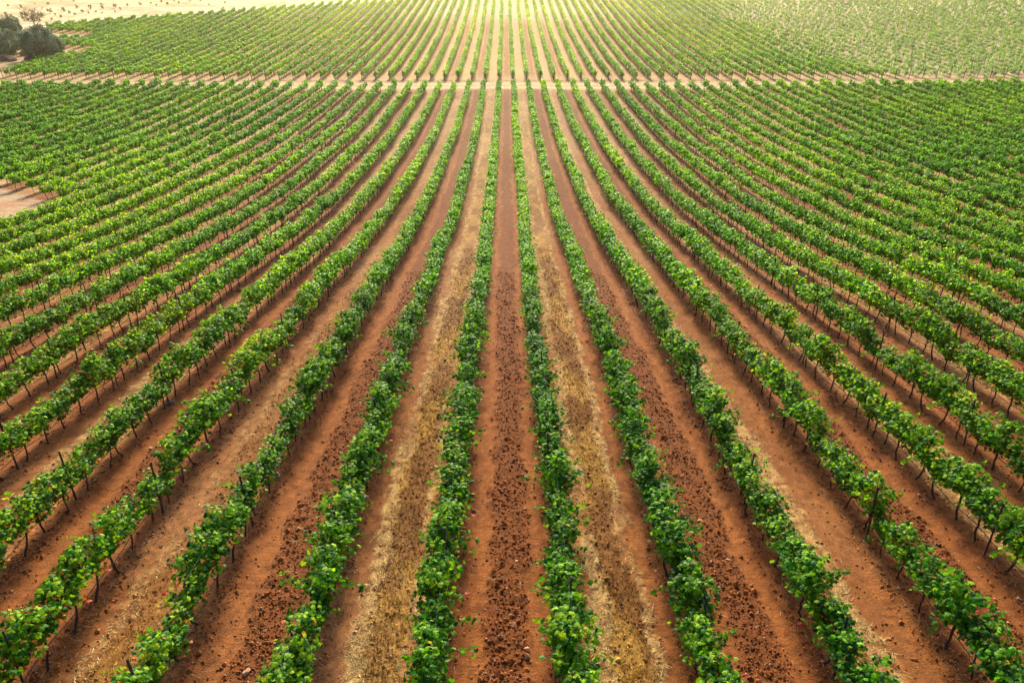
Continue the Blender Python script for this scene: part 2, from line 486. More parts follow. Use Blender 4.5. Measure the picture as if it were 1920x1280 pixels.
def vine_leaves(r, n_shoot, per_shoot, n_fill, size, autumn=0.015, wide=0.34, tall=0.85, stray=2, lumpy=0.45, flat=0.0):
    """positions, normals, tips, sizes, colours of one vine's leaves (row runs along y)"""
    P = []; O = []
    stems = []
    for s in range(n_shoot + stray):
        y0 = r.uniform(-0.46, 0.46)
        st = s >= n_shoot
        ln = r.uniform(0.45, 1.05) * tall if not st else r.uniform(0.6, 0.95)
        side = r.normal(0, 1.0)
        p = np.array([r.normal(0, 0.04), y0, 0.62 + r.uniform(0, 0.08)])
        dirv = np.array([side * 0.15, r.normal(0, 0.25), 1.0])
        if st:
            dirv = np.array([np.sign(side) * r.uniform(0.2, 0.7), r.normal(0, 0.5), 1.0])
        dirv /= np.linalg.norm(dirv)
        m = max(4, int(per_shoot * ln / 0.7))
        path = [p.copy()]
        for i in range(m):
            dirv = dirv + np.array([np.sign(side) * 0.035, r.normal(0, 0.05), -0.05 if not st else -0.08])
            dirv /= np.linalg.norm(dirv)
            p = p + dirv * ln / m
            path.append(p.copy())
            az = r.uniform(0, 2 * math.pi)
            off = np.array([math.cos(az), math.sin(az), r.uniform(-0.3, 0.5)]) * r.uniform(0.04, 0.10)
            P.append(p + off); O.append(off)
        stems.append(np.array(path))
    nc = int(r.integers(13, 18))
    cl = []
    for i in range(nc):
        a = r.uniform(0, 2 * math.pi); q = r.uniform(0.45, 1.0)
        y = -0.5 + (i + r.uniform(0, 1)) / nc
        lump = 1.0 - lumpy * (abs(y) / 0.54) ** 2
        cl.append((np.array([wide * q * math.cos(a) * lump, y, 1.05 + 0.46 * q * math.sin(a) * lump]), r.uniform(0.13, 0.22)))
    for i in range(n_fill):
        cp, cr = cl[r.integers(0, nc)]
        d = r.normal(0, 1, 3); d /= np.linalg.norm(d) + 1e-6
        if d[2] < -0.3 and r.uniform() < 0.6: d[2] = -d[2]
        p = cp + d * cr * r.uniform(0.55, 1.05)
        P.append(p); O.append(d * 0.8 + np.array([p[0] * 1.2, 0, (p[2] - 0.95) * 0.8]))
    P = np.array(P); O = np.array(O); n = len(P)
    N = unit(unit(O) * 0.55 + np.array([0, 0, 0.75]) + r.normal(0, 0.55, (n, 3)))
    T = unit(np.stack([O[:, 0], O[:, 1], -0.4 + 0 * O[:, 2]], -1) + r.normal(0, 0.6, (n, 3)))
    T = unit(T - N * (T * N).sum(1, keepdims=True))
    sz = size * r.uniform(0.7, 1.25, n)
    t = r.uniform(0, 1, n)
    C = np.where((t < 0.40)[:, None], G_MID + (G_LIGHT - G_MID) * r.uniform(0, 0.9, (n, 1)), G_MID + (G_DARK - G_MID) * r.uniform(0.2, 1.25, (n, 1)))
    young = (P[:, 2] > 1.35) & (r.uniform(0, 1, n) < 0.4)
    C = np.where(young[:, None], G_LIGHT * r.uniform(0.8, 1.2, (n, 1)), C)
    low = np.clip((1.05 - P[:, 2]) / 0.5, 0, 1)
    au = r.uniform(0, 1, n) < autumn * (0.3 + 3 * low)
    C = np.where(au[:, None], AUT[r.integers(0, 4, n)], C)
    C = C * r.uniform(0.8, 1.2, (n, 1))
    C = C * (1 - flat) + C.mean(0) * flat
    return P, N, T, sz, C, stems


def leaf_geometry(P, N, T, sz, C, LV, LF):
    B = np.cross(T, N)
    v = P[:, None, :] + sz[:, None, None] * (LV[None, :, 0, None] * B[:, None, :] + LV[None, :, 1, None] * T[:, None, :] + LV[None, :, 2, None] * N[:, None, :])
    n, k = len(P), len(LV)
    f = (LF[None] + (np.arange(n) * k)[:, None, None]).reshape(-1, LF.shape[1])
    c = np.repeat(C, k, 0)
    return v.reshape(-1, 3), f, c


BARK_C = np.array([0.050, 0.034, 0.027])


def vine_trunk(r, n=7, seg=8, arms=True):
    b = Bag()
    lean = r.normal(0, 0.06, 2)
    t = np.linspace(0, 1, seg)
    h = 0.66
    path = np.stack([lean[0] * np.sin(t * 2.6) + r.normal(0, 0.010, seg), (lean[1] * 2.2) * np.sin(t * 1.7) + r.normal(0, 0.012, seg), -0.08 + t * (h + 0.08)], -1)
    rad = np.interp(t, [0, .15, .8, 1], [0.034, 0.024, 0.021, 0.030]) * r.uniform(0.9, 1.15)
    rad = rad * r.uniform(0.88, 1.15, seg)
    v, q, tr = tube(path, rad, n)
    b.add(v, [q, tr], 0, BARK_C * r.uniform(0.8, 1.4), True)
    if arms:
        for sgn in (-1, 1):
            s2 = np.linspace(0, 1, 6)
            p = path[-1] + np.stack([r.normal(0, 0.010, 6), sgn * s2 * r.uniform(0.38, 0.48), 0.05 * np.sin(s2 * 3) + r.normal(0, 0.008, 6)], -1)
            p[0] = path[-1]
            v, q, tr = tube(p, np.linspace(0.022, 0.010, 6), max(4, n - 2))
            b.add(v, [q, tr], 0, BARK_C * r.uniform(0.8, 1.3), True)
    return b


NVAR = 18
NEAR_FOL, NEAR_TRUNK = [], []
for i in range(NVAR):
    r = np.random.default_rng(100 + i)
    P, N, T, sz, C, stems = vine_leaves(r, int(r.integers(14, 20)), 18, int(r.integers(330, 460)), 0.088,
                                        autumn=[0.004, 0.012, 0.070][i % 3], wide=r.uniform(0.20, 0.26), tall=r.uniform(0.70, 0.98), stray=int(r.integers(0, 3)))
    b = Bag()
    v, f, c = leaf_geometry(P, N, T, sz, C, LEAF0_V, LEAF0_F)
    b.add(v, [f], 0, c, False)
    for st in stems:
        v, q, tr = tube(st, np.linspace(0.007, 0.004, len(st)), 3)
        b.add(v, [q, tr], 0, np.array([0.12, 0.13, 0.04]))
    NEAR_FOL.append(b.mesh("foliage", [M_LEAF]))
    NEAR_TRUNK.append(vine_trunk(r).mesh("trunk", [M_BARK]))

LODS = []
for (ns, ps, nf, size, LV, LF, tn, seg, fl) in ((16, 12, 320, 0.110, LEAF1_V, LEAF1_F, 5, 5, 0.1), (12, 8, 200, 0.150, LEAF2_V, LEAF2_F, 3, 3, 0.35), (7, 5, 85, 0.215, LEAF2_V, LEAF2_F, 3, 2, 0.5)):
    L = []
    for i in range(12):
        r = np.random.default_rng(500 + i)
        P, N, T, sz, C, stems = vine_leaves(r, ns, ps, nf, size, autumn=0.004, wide=r.uniform(0.24, 0.30), tall=0.84, stray=1, lumpy=0.18, flat=fl)
        v, f, c = leaf_geometry(P, N, T, sz, C * (1.22 + 0.55 * fl), LV, LF)
        tb = vine_trunk(r, tn, seg, arms=False)
        tv = np.vstack(tb.v); tc = np.vstack(tb.c)
        tq = tb.f[0]
        L.append((v, f, c, tv, tq, tc))
    LODS.append(L)


def vine_tint(x, y, k, rr):
    """(n,3) multiplier: yellower and darker patches of the plot, plus sun glow painted on the far centre"""
    t = fbm(x * 0.055 + k * 0.13, y * 0.04, 201, 3) * 1.35 - 0.10 + (fbm(x * 0.3 + k * 5.1, y * 0.22, 205, 2) - 0.5) * 1.0 + (_hash(k, k * 0, 203) - 0.5) * 0.4 + rr * 0.38
    t = t + 0.35 * band(x, -48, -22, 5) * band(y, 30, 75, 8) - 0.25 * sstep(115, 126, y) * (y < 130)
    t = np.clip(t, -0.2, 1.2)[:, None]
    dk = np.array([0.50, 0.72, 0.95]); md = np.array([1.0, 1.0, 1.0]); yl = np.array([1.8, 1.33, 0.9])
    m = np.where(t < 0.5, dk + (md - dk) * (t + 0.2) / 0.7, md + (yl - md) * (t - 0.5) / 0.7)
    fy = sstep(150, 235, y) * np.exp(-(x / 75.0) ** 2)  # warm sun glow painted into the leaf colour of the far-centre vines
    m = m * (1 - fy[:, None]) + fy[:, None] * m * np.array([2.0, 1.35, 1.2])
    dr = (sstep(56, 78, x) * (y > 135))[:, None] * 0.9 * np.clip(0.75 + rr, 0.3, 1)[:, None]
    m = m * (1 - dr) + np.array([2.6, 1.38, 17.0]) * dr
    return m


# ---- where every vine stands
VX, VY, VK, VJ = [], [], [], []
for k in range(-64, 64):
    x = (k + 0.5) * S
    off = (k * 0.377) % 1.0
    ys = (np.arange(0, 310) + off) * DS + 4.5
    jit = _hash(np.full(310, k), np.arange(310), 301)
    ys = ys + (jit - 0.5) * 0.16
    xs = x + (_hash(np.full(310, k), np.arange(310), 302) - 0.5) * 0.12 + (fbm(np.full(310, k * 3.7), ys * 0.12, 306, 2) - 0.5) * 0.30
    VX.append(xs); VY.append(ys); VK.append(np.full(310, k)); VJ.append(np.arange(310))
VX = np.concatenate(VX); VY = np.concatenate(VY); VK = np.concatenate(VK); VJ = np.concatenate(VJ)
ok = in_block(VX, VY) & (_hash(VK, VJ, 303) > 0.005)
DRY = sstep(58, 76, VX + (fbm(VX * 0.05, VY * 0.05, 307, 2) - 0.5) * 30) * (VY > 135)
gone = (VX > 40) & (VY > 135) & (_hash(VK, VJ, 304) < 0.01 + 0.07 * DRY)
ok &= ~gone
px, py, pd = proj(VX, VY, H(VX, VY) + 1.0)
marg = 130 + 1400 / np.maximum(pd, 1)
ok &= (pd > 5) & (px > -marg) & (px < 1920 + marg) & (py < 1280 + marg) & (py > -60)
VX, VY, VK, VJ, px, py, pd, DRY = (a[ok] for a in (VX, VY, VK, VJ, px, py, pd, DRY))
VX = VX + DRY * (_hash(VK, VJ, 321) - 0.5) * 1.7
VZ = H(VX, VY)
# seen at all: any point of its leaf body inside the frame
seen = np.zeros(len(VX), bool)
for (dx, dy, dz) in ((0, -.45, .65), (0, .45, .65), (-.3, 0, 1.1), (.3, 0, 1.1), (0, -.45, 1.45), (0, .45, 1.45), (0, 0, 1.1)):
    a, b_, d_ = proj(VX + dx, VY + dy, VZ + dz)
    seen |= (a > 3) & (a < 1917) & (b_ > 3) & (b_ < 1277)
order = np.argsort(np.where(seen, pd, 1e9))
near_ids = order[:300]
is_near = np.zeros(len(VX), bool); is_near[near_ids] = True
VR = _hash(VK, VJ, 305) - 0.5
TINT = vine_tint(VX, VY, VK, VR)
NEAR_LIMIT = pd[near_ids].max()

ORD = ["zeroth", "first", "second", "third", "fourth", "fifth", "sixth", "seventh", "eighth", "ninth", "tenth", "eleventh", "twelfth", "thirteenth",
       "fourteenth", "fifteenth", "sixteenth", "seventeenth", "eighteenth", "nineteenth"]
TENS = {2: ("twentieth", "twenty"), 3: ("thirtieth", "thirty"), 4: ("fortieth", "forty")}


def ordinal(n):
    if n < 20: return ORD[n]
    a, b = TENS[n // 10]
    return a if n % 10 == 0 else b + "-" + ORD[n % 10]


def row_phrase(k):
    return "%s row %s of the central lane" % (ordinal(k + 1) if k >= 0 else ordinal(-k), "right" if k >= 0 else "left")


def near_edge(k):
    """which picture edge the near end of row k runs out of"""
    x = (k + 0.5) * S
    ys = np.linspace(5, 80, 1500)
    a, b, d = proj(np.full(1500, x), ys, H(np.full(1500, x), ys) + 1.0)
    ins = (a > 0) & (a < 1920) & (b < 1280)
    i = int(np.argmax(ins))
    if b[i] > 1270: return "bottom"
    return "left" if x < 0 else "right"


count_in_row = {}
for i in sorted(near_ids, key=lambda i: (VK[i], VY[i])):
    k = int(VK[i])
    count_in_row[k] = count_in_row.get(k, 0) + 1
    var = int(_hash(np.array([k]), np.array([VJ[i]]), 311)[0] * NVAR) % NVAR
    if k <= -3 and var % 3 != 2 and (var * 7 + int(VJ[i])) % 5 < 3: var = (var // 3) * 3 + 2
    root = bpy.data.objects.new("grapevine", None)
    root.empty_display_size = 0.2
    COL.objects.link(root)
    root.location = (float(VX[i]), float(VY[i]), float(VZ[i]) + 0.02)
    hz = _hash(np.array([k]), np.array([VJ[i]]), 312)[0]
    flip = math.pi if hz > 0.5 else 0.0
    root.rotation_euler = (0, 0, flip + (hz - 0.5) * 0.3)
    sc = 0.84 + 0.32 * _hash(np.array([k]), np.array([VJ[i]]), 313)[0]
    weak = _hash(np.array([k]), np.array([VJ[i]]), 314)[0]
    if weak < 0.05: sc *= 0.74
    root.scale = (sc * (0.92 + 0.16 * hz), 1.0, sc)
    tag(root, "grapevine %s from the %s edge in the %s" % (ordinal(count_in_row[k]), near_edge(k), row_phrase(k)), "grapevine", "grapevines in the near rows")
    t = link("trunk", NEAR_TRUNK[var], root)
    f = link("foliage", NEAR_FOL[var], root)
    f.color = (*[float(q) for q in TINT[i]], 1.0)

# ---- the rest of the vines: one mass
rest = np.where(~is_near)[0]
bag = Bag()
rr = np.random.default_rng(77)
lod = np.where(pd[rest] < 62, 0, np.where(pd[rest] < 118, 1, 2))
var = rr.integers(0, 12, len(rest))
for l in range(3):
    for v_ in range(12):
        ids = rest[(lod == l) & (var == v_)]
        if not len(ids): continue
        v, f, c, tv, tq, tc = LODS[l][v_]
        m = len(ids)
        flip = np.where(rr.uniform(0, 1, m) > 0.5, 1.0, -1.0)
        s = rr.uniform(0.90, 1.10, m) * (0.86 + 0.28 * fbm(VX[ids] * 0.4, VY[ids] * 0.22, 401, 2))
        end = (VY[ids] > NEAR_END - 2.2) & (VY[ids] < 130)
        s = np.where(end, s * 1.12, s)
        s = s * (1 - 0.26 * DRY[ids])
        base = np.stack([VX[ids], VY[ids], VZ[ids]], -1)

        def place(a, zs):
            o = np.empty((m, len(a), 3))
            o[:, :, 0] = a[None, :, 0] * flip[:, None] * s[:, None]
            o[:, :, 1] = a[None, :, 1] * flip[:, None]
            o[:, :, 2] = a[None, :, 2] * zs[:, None]
            return (o + base[:, None, :]).reshape(-1, 3)
        ff = (f[None] + (np.arange(m) * len(v))[:, None, None]).reshape(-1, f.shape[1])
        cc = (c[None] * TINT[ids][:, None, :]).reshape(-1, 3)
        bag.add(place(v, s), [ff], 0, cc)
        tt = (tq[None] + (np.arange(m) * len(tv))[:, None, None]).reshape(-1, 4)
        bag.add(place(tv, np.ones(m)), [tt], 1, np.tile(tc, (m, 1)))
o = link("grapevines", bag.mesh("grapevines", [M_LEAF, M_BARK]))
tag(o, "long rows of green grapevines running away over the valley and the far slope", "grapevines", None, "stuff")

# ------------------------------------------------------------------ trellis posts, hoses, wires
def post_mesh(h=1.62):
    b = Bag()
    # open T-section steel stake, slightly proud flange, notches
    def bx(x0, x1, y0, y1, z0, z1):
        v = np.array([(x, y, z) for z in (z0, z1) for (x, y) in ((x0, y0), (x1, y0), (x1, y1), (x0, y1))])
        f = np.array([(0, 3, 2, 1), (4, 5, 6, 7), (0, 1, 5, 4), (1, 2, 6, 5), (2, 3, 7, 6), (3, 0, 4, 7)])
        b.add(v, [f], 0)
    bx(-0.024, 0.024, -0.004, 0.004, -0.1, h)
    bx(-0.004, 0.004, 0.0045, 0.034, -0.1, h - 0.003)
    for z in (0.55, 0.85, 1.15, 1.42):
        bx(-0.030, 0.030, -0.008, -0.0045, z, z + 0.025)
    return b.mesh("trellis_post", [M_METAL])


POST_ME = post_mesh()


def post_spots(k):
    off = (k * 0.377) % 1.0
    ph = (k * 5) % 6
    return [((j + off + 0.5) * DS + 4.5) for j in range(ph, 310, 6)]


allp = []
for k in range(-64, 64):
    x = (k + 0.5) * S
    ys = [y for y in post_spots(k) if in_block(np.array([x]), np.array([y]))[0]]
    ys += [FAR_START - 0.3] if (x > -92) else []
    for y in ys:
        z = float(H(x, y))
        a, b_, d_ = proj(x, y, z + 1.1)
        if -30 < a < 1950 and b_ < 1310 and b_ > -20:
            allp.append((float(d_), k, x, y, z, -3 < a < 1923 and b_ < 1283))
allp.sort()
near_posts = [p for p in allp if p[0] < 46 and p[5]]
end_posts = [p for p in allp if abs(p[3] - (FAR_START - 0.3)) < 0.01 and p[5]]
ns_ = set(id(p) for p in near_posts) | set(id(p) for p in end_posts)
rowc = {}
for p in sorted(near_posts, key=lambda p: (p[1], p[3])):
    d_, k, x, y, z, _s = p
    rowc[k] = rowc.get(k, 0) + 1
    o = link("trellis_post", POST_ME, None, (x + random.uniform(-.03, .03), y, z))
    o.rotation_euler = (random.uniform(-.05, .05), random.uniform(-.05, .05), random.uniform(0, 3))
    tag(o, "dark stake %s from the %s edge in the %s" % (ordinal(rowc[k]), near_edge(k), row_phrase(k)), "trellis post", "dark metal stakes among the near vines")
for p in end_posts:
    d_, k, x, y, z, _s = p
    o = link("trellis_post", POST_ME, None, (x, y, z))
    o.rotation_euler = (random.uniform(0.05, .22), random.uniform(-.06, .06), random.uniform(-.3, .3))
    o.scale = (2.2, 2.2, 1.1)
    tag(o, "dark end post by the dirt track closing the %s" % (row_phrase(k),), "end post", "end posts along the dirt track")
bp_ = Bag()
for p in allp:
    if id(p) in ns_: continue
    d_, k, x, y, z, _s = p
    pth = np.array([(x, y, z - 0.1), (x + random.uniform(-.06, .06), y + random.uniform(-.06, .06), z + 1.6)])
    v, q, t = tube(pth, 0.028, 4)
    bp_.add(v, [q, t], 0)
o = link("trellis_posts", bp_.mesh("trellis_posts", [M_METAL]))
tag(o, "dark stakes standing along the farther vine rows", "trellis posts", None, "stuff")

for k in range(-9, 9):
    x = (k + 0.5) * S
    ys = np.arange(6.0, 44.0, 0.31)
    a, b_, d_ = proj(np.full(len(ys), x), ys, H(np.full(len(ys), x), ys) + 0.5)
    ys = ys[(a > -60) & (a < 1980) & (b_ < 1340)]
    sag = 0.03 * np.sin(ys / DS * math.pi) + 0.015 * np.sin(ys * 1.3 + k)
    pth = np.stack([x + 0.035 + 0.012 * np.sin(ys * 2.1 + k), ys, H(np.full(len(ys), x), ys) + 0.47 + sag], -1)
    v, q, t = tube(pth, 0.0105, 5)
    b = Bag(); b.add(v, [q, t], 0, None, True)
    o = link("drip_hose", b.mesh("drip_hose", [M_HOSE]))
    tag(o, "black drip hose strung low along the %s" % row_phrase(k), "drip hose", "black drip hoses under the vines")
for k in range(-3, 3):
    x = (k + 0.5) * S
    ys = np.arange(7.0, 36.0, 0.9)
    pth = np.stack([x + 0.02 + 0 * ys, ys, H(np.full(len(ys), x), ys) + 1.44 + 0.01 * np.sin(ys)], -1)
    b = Bag()
    v, q, t = tube(pth, 0.0014, 4); b.add(v, [q, t], 0)
    o = link("trellis_wire", b.mesh("trellis_wire", [M_WIRE]))
    tag(o, "thin pale wire over the leaves of the %s" % row_phrase(k), "trellis wire", "thin wires over the middle rows")

# ------------------------------------------------------------------ ground litter: clods, straw, weeds, fallen leaves, prunings
def scatter(n, dmax, r, bias=1.0):
    """points on the ground inside the view, denser near the camera"""
    y = 7.5 + (dmax - 7.5) * r.uniform(0, 1, n) ** bias
    half = 0.78 * y + 5.5
    x = r.uniform(-1, 1, n) * half
    a, b, d = proj(x, y, H(x, y))
    k = (a > -40) & (a < 1960) & (b < 1330)
    return x[k], y[k]


def ground_z(x, y):
    sp = np.full(x.shape, 0.05)
    c, d, _t = ground_fields(x, y, np.maximum(0.045, 0.0042 * np.hypot(y, 11.5)))
    return H(x, y) + d, c


r = np.random.default_rng(41)
x, y = scatter(420000, 38, r, 1.25)
k, rel, odd, straw, weeds, strip, track, under = lane_masks(x, y)
w = 0.9 * strip + 0.30 * under + 0.15 * weeds + 0.06 - 0.02 * track
keep = r.uniform(0, 1, len(x)) < w * 0.75
x, y = x[keep], y[keep]
z, gc = ground_z(x, y)
n = len(x)
OCT = np.array([(1, 0, 0), (-1, 0, 0), (0, 1, 0), (0, -1, 0), (0, 0, 1), (0, 0, -1)], float)
OF = np.array([(0, 2, 4), (2, 1, 4), (1, 3, 4), (3, 0, 4), (2, 0, 5), (1, 2, 5), (3, 1, 5), (0, 3, 5)])
sz = 0.009 + 0.026 * r.uniform(0, 1, n) ** 3.0 + 0.04 * (r.uniform(0, 1, n) ** 14)
dv = OCT[None] * (1 + r.uniform(-0.35, 0.35, (n, 6, 1))) + r.uniform(-0.25, 0.25, (n, 6, 3))
dv[:, :, 2] *= 0.7
v = np.stack([x, y, z + sz * 0.3], -1)[:, None, :] + dv * sz[:, None, None]
f = (OF[None] + (np.arange(n) * 6)[:, None, None]).reshape(-1, 3)
c = np.repeat(gc * r.uniform(1.0, 1.9, (n, 1)) + (r.uniform(0, 1, (n, 1)) < 0.06) * np.array([0.22, 0.16, 0.11]), 6, 0)
o = link("soil_clods", mesh_np("soil_clods", v.reshape(-1, 3), [f], [M_CLOD], [0], c, [False]))
tag(o, "loose red clods lying over the tilled lanes", None, None, "stuff")

r = np.random.default_rng(42)
x, y = scatter(900000, 44, r, 1.3)
k, rel, odd, straw, weeds, strip, track, under = lane_masks(x, y)
pat = sstep(0.3, 0.6, fbm(x * 1.6, y * 1.1, 61, 3))
p_s = np.clip(straw, 0, 1) * 0.55 * (0.35 + 0.65 * pat); p_w = weeds * 0.45 * (0.35 + 0.65 * pat); p_o = 0.010 * (1 - track) + 0.012 * under
u = r.uniform(0, 1, len(x))
keep = u < p_s + p_w + p_o
x, y, p_s, p_w, p_o = (a[keep] for a in (x, y, p_s, p_w, p_o))
z, gc = ground_z(x, y)
n = len(x)
typ = r.uniform(0, 1, n) * (p_s + p_w + p_o)
is_s = typ < p_s; is_w = (typ >= p_s) & (typ < p_s + p_w)
ln = np.where(is_s, r.uniform(0.06, 0.20, n), np.where(is_w, r.uniform(0.05, 0.15, n), r.uniform(0.05, 0.22, n)))
el = np.where(is_s, r.uniform(0.02, 0.45, n), np.where(is_w, r.uniform(0.2, 1.2, n), r.uniform(0.02, 0.25, n)))
az = r.uniform(0, 2 * math.pi, n)
wd = np.where(is_w, 0.0055, 0.0042) * r.uniform(0.7, 1.4, n) * (1 + np.clip((y - 14) / 30, 0, 1))
di = np.stack([np.cos(az) * np.cos(el), np.sin(az) * np.cos(el), np.sin(el)], -1)
sd = np.stack([-np.sin(az), np.cos(az), r.normal(0, .4, n)], -1)
p0 = np.stack([x, y, z + 0.002], -1)
pm = p0 + di * ln[:, None] * 0.55
p1 = p0 + di * ln[:, None] + np.array([0, 0, -0.25]) * (ln * np.sin(el))[:, None]
v = np.stack([p0 - sd * wd[:, None], p0 + sd * wd[:, None], pm + sd * wd[:, None] * 0.8, p1, pm - sd * wd[:, None] * 0.8], 1)
f = np.arange(n * 5).reshape(-1, 5)
gold = sstep(0.42, 0.62, fbm(x * 1.3, y * 0.5, 51, 3))[:, None]
cs = np.array([0.60, 0.44, 0.19]); cw = np.array([0.25, 0.115, 0.024]) * (1 - gold) + np.array([0.46, 0.28, 0.05]) * gold; co = np.array([0.42, 0.29, 0.16])
c = np.where(is_s[:, None], cs, np.where(is_w[:, None], cw, co)) * r.uniform(0.6, 1.3, (n, 1))
o = link("dry_grass", mesh_np("dry_grass", v.reshape(-1, 3), [f], [M_STRAW], [0], np.repeat(c, 5, 0), [False]))
tag(o, "dry straw and brown weeds covering every second lane", None, None, "stuff")

r = np.random.default_rng(43)
x, y = scatter(60000, 40, r, 1.2)
k, rel, odd, straw, weeds, strip, track, under = lane_masks(x, y)
keep = r.uniform(0, 1, len(x)) < 0.16 * weeds + 0.10 * under + 0.01
x, y = x[keep], y[keep]
z, gc = ground_z(x, y)
n = len(x)
P = np.stack([x, y, z + 0.015], -1)
N = unit(np.array([0, 0, 1.0]) + r.normal(0, 0.45, (n, 3)))
T = unit(r.normal(0, 1, (n, 3))); T = unit(T - N * (T * N).sum(1, keepdims=True))
pal = np.array([(0.10, 0.035, 0.018), (0.16, 0.05, 0.025), (0.07, 0.03, 0.016), (0.24, 0.10, 0.035), (0.2, 0.022, 0.02)])
C = pal[r.choice(5, n, p=[.3, .28, .24, .14, .04])] * r.uniform(0.7, 1.3, (n, 1))
v, f, c = leaf_geometry(P, N, T, 0.075 * r.uniform(0.6, 1.2, n), C, LEAF1_V, LEAF1_F)
o = link("fallen_leaves", mesh_np("fallen_leaves", v, [f], [M_STRAW], [0], c, [False]))
tag(o, "shrivelled brown and red leaves fallen under the rows and among the weeds", None, None, "stuff")

r = np.random.default_rng(44)
x, y = scatter(26000, 34, r, 1.2)
k, rel, odd, straw, weeds, strip, track, under = lane_masks(x, y)
keep = r.uniform(0, 1, len(x)) < 0.30 * under + 0.01
x, y = x[keep], y[keep]
z, gc = ground_z(x, y)
n = len(x); az = r.uniform(0, 6.3, n); ln = r.uniform(0.08, 0.38, n); rad = r.uniform(0.002, 0.0055, n)
di = np.stack([np.cos(az), np.sin(az), r.uniform(-0.02, 0.2, n)], -1); sd = np.stack([-np.sin(az), np.cos(az), 0 * az], -1)
p0 = np.stack([x, y, z + 0.004], -1); p1 = p0 + di * ln[:, None]; pm = (p0 + p1) / 2 + sd * (ln * r.uniform(-.15, .15, n))[:, None] + np.array([0, 0, .01])
up = np.array([0, 0, 1.0])
rings = []
for p in (p0, pm, p1):
    rings += [p - sd * rad[:, None], p + sd * rad[:, None], p + up * (rad * 1.7)[:, None]]
v = np.stack(rings, 1)
tf = np.array([(0, 1, 4, 3), (1, 2, 5, 4), (2, 0, 3, 5), (3, 4, 7, 6), (4, 5, 8, 7), (5, 3, 6, 8)])
f = (tf[None] + (np.arange(n) * 9)[:, None, None]).reshape(-1, 4)
pal = np.array([(0.07, 0.05, 0.04), (0.16, 0.12, 0.09), (0.26, 0.2, 0.14)])
c = np.repeat(pal[r.integers(0, 3, n)] * r.uniform(0.7, 1.3, (n, 1)), 9, 0)
o = link("vine_prunings", mesh_np("vine_prunings", v.reshape(-1, 3), [f], [M_BARK], [0], c, [False]))
tag(o, "thin grey cut twigs littering the soil under the vines", None, None, "stuff")

# ------------------------------------------------------------------ rocks
import bmesh


def rock_mesh(name, seed, size, col, flat=0.65):
    bm = bmesh.new()
    bmesh.ops.create_icosphere(bm, subdivisions=3, radius=1.0)
    rr = random.Random(seed)
    planes = []
    for _ in range(9):
        d = Vector((rr.gauss(0, 1), rr.gauss(0, 1), rr.gauss(0, 1))).normalized()
        planes.append((d, rr.uniform(0.55, 0.9)))
    for v in bm.verts:
        p = v.co.copy()
        for d, h in planes:
            e = p.dot(d) - h
            if e > 0: p -= d * e * 0.9
        v.co = p * (1 + rr.uniform(-0.03, 0.03))
        v.co = Vector((v.co.x * size * rr.uniform(.98, 1.02), v.co.y * size * 0.8, v.co.z * size * flat))
    me = bpy.data.meshes.new(name)
    bm.to_mesh(me); bm.free()
    me.materials.append(M_ROCK)
    at = me.color_attributes.new("paint", 'FLOAT_COLOR', 'POINT')
    at.data.foreach_set("color", np.tile(np.array([*col, 1.0], np.float32), len(me.vertices)))
    return me


ROCKS = [  # px, py, radius m, colour, label
    (888, 958, 0.085, (0.27, 0.12, 0.07), "reddish round stone at the foot of the first row left of the central lane"),
    (964, 1174, 0.095, (0.24, 0.11, 0.065), "angular red rock lying in the middle of the ploughed central lane"),
    (989, 1232, 0.075, (0.26, 0.12, 0.07), "low brown stone in the central lane, nearest to the bottom edge"),
    (1266, 712, 0.12, (0.10, 0.085, 0.08), "dark grey rock beside the second row right of the central lane"),
    (448, 547, 0.22, (0.27, 0.125, 0.075), "big flat reddish rock between vines of the fifth row left"),
    (318, 759, 0.20, (0.12, 0.085, 0.075), "dark blocky rock beside a bent trunk of the fourth row left"),
    (517, 894, 0.15, (0.46, 0.36, 0.24), "pale flat stone under the third row left of the central lane"),
    (463, 1262, 0.10, (0.40, 0.23, 0.13), "pale orange stone on bare soil close to the bottom edge"),
    (282, 842, 0.08, (0.42, 0.27, 0.17), "small light stone on the soil in front of the fourth row left"),
    (950, 1104, 0.045, (0.45, 0.30, 0.18), "small pale pebble in the middle of the central lane"),
    (968, 1052, 0.04, (0.55, 0.42, 0.3), "whitish pebble in the central lane above the red rock"),
    (303, 1024, 0.06, (0.42, 0.2, 0.11), "small reddish stone in the lane beside the third row left"),
]
for i, (a, b_, s, col, lab) in enumerate(ROCKS):
    p = ground_at(a, b_)
    o = link("rock", rock_mesh("rock", 900 + i, s, col), None, (p[0], p[1], p[2] + s * 0.3))
    o.rotation_euler = (0, 0, random.uniform(0, 6))
    tag(o, lab, "rock", "single stones on the soil")
for i, (a, b_, s, col, lab) in enumerate([
        (46, 104, 1.3, (0.34, 0.25, 0.23), "big grey-brown boulder between the two front dark trees"),
        (60, 108, 1.15, (0.42, 0.38, 0.37), "pale grey slab of rock against the round dark tree"),
        (52, 112, 0.8, (0.25, 0.17, 0.18), "small purplish boulder in front of the pale slab"),
        (9, 114, 1.2, (0.19, 0.13, 0.115), "low dark rock in the dry grass at the left edge"),
        (24, 115, 0.9, (0.22, 0.15, 0.12), "flat dark rock right of the low one in the dry grass")]):
    p = ground_at(a, b_)
    o = link("boulder", rock_mesh("boulder", 950 + i, s, col, 0.6), None, (p[0], p[1], p[2] + s * 0.25))
    o.rotation_euler = (0, 0, random.uniform(0, 6))
    tag(o, lab, "boulder", "boulders by the dark trees")

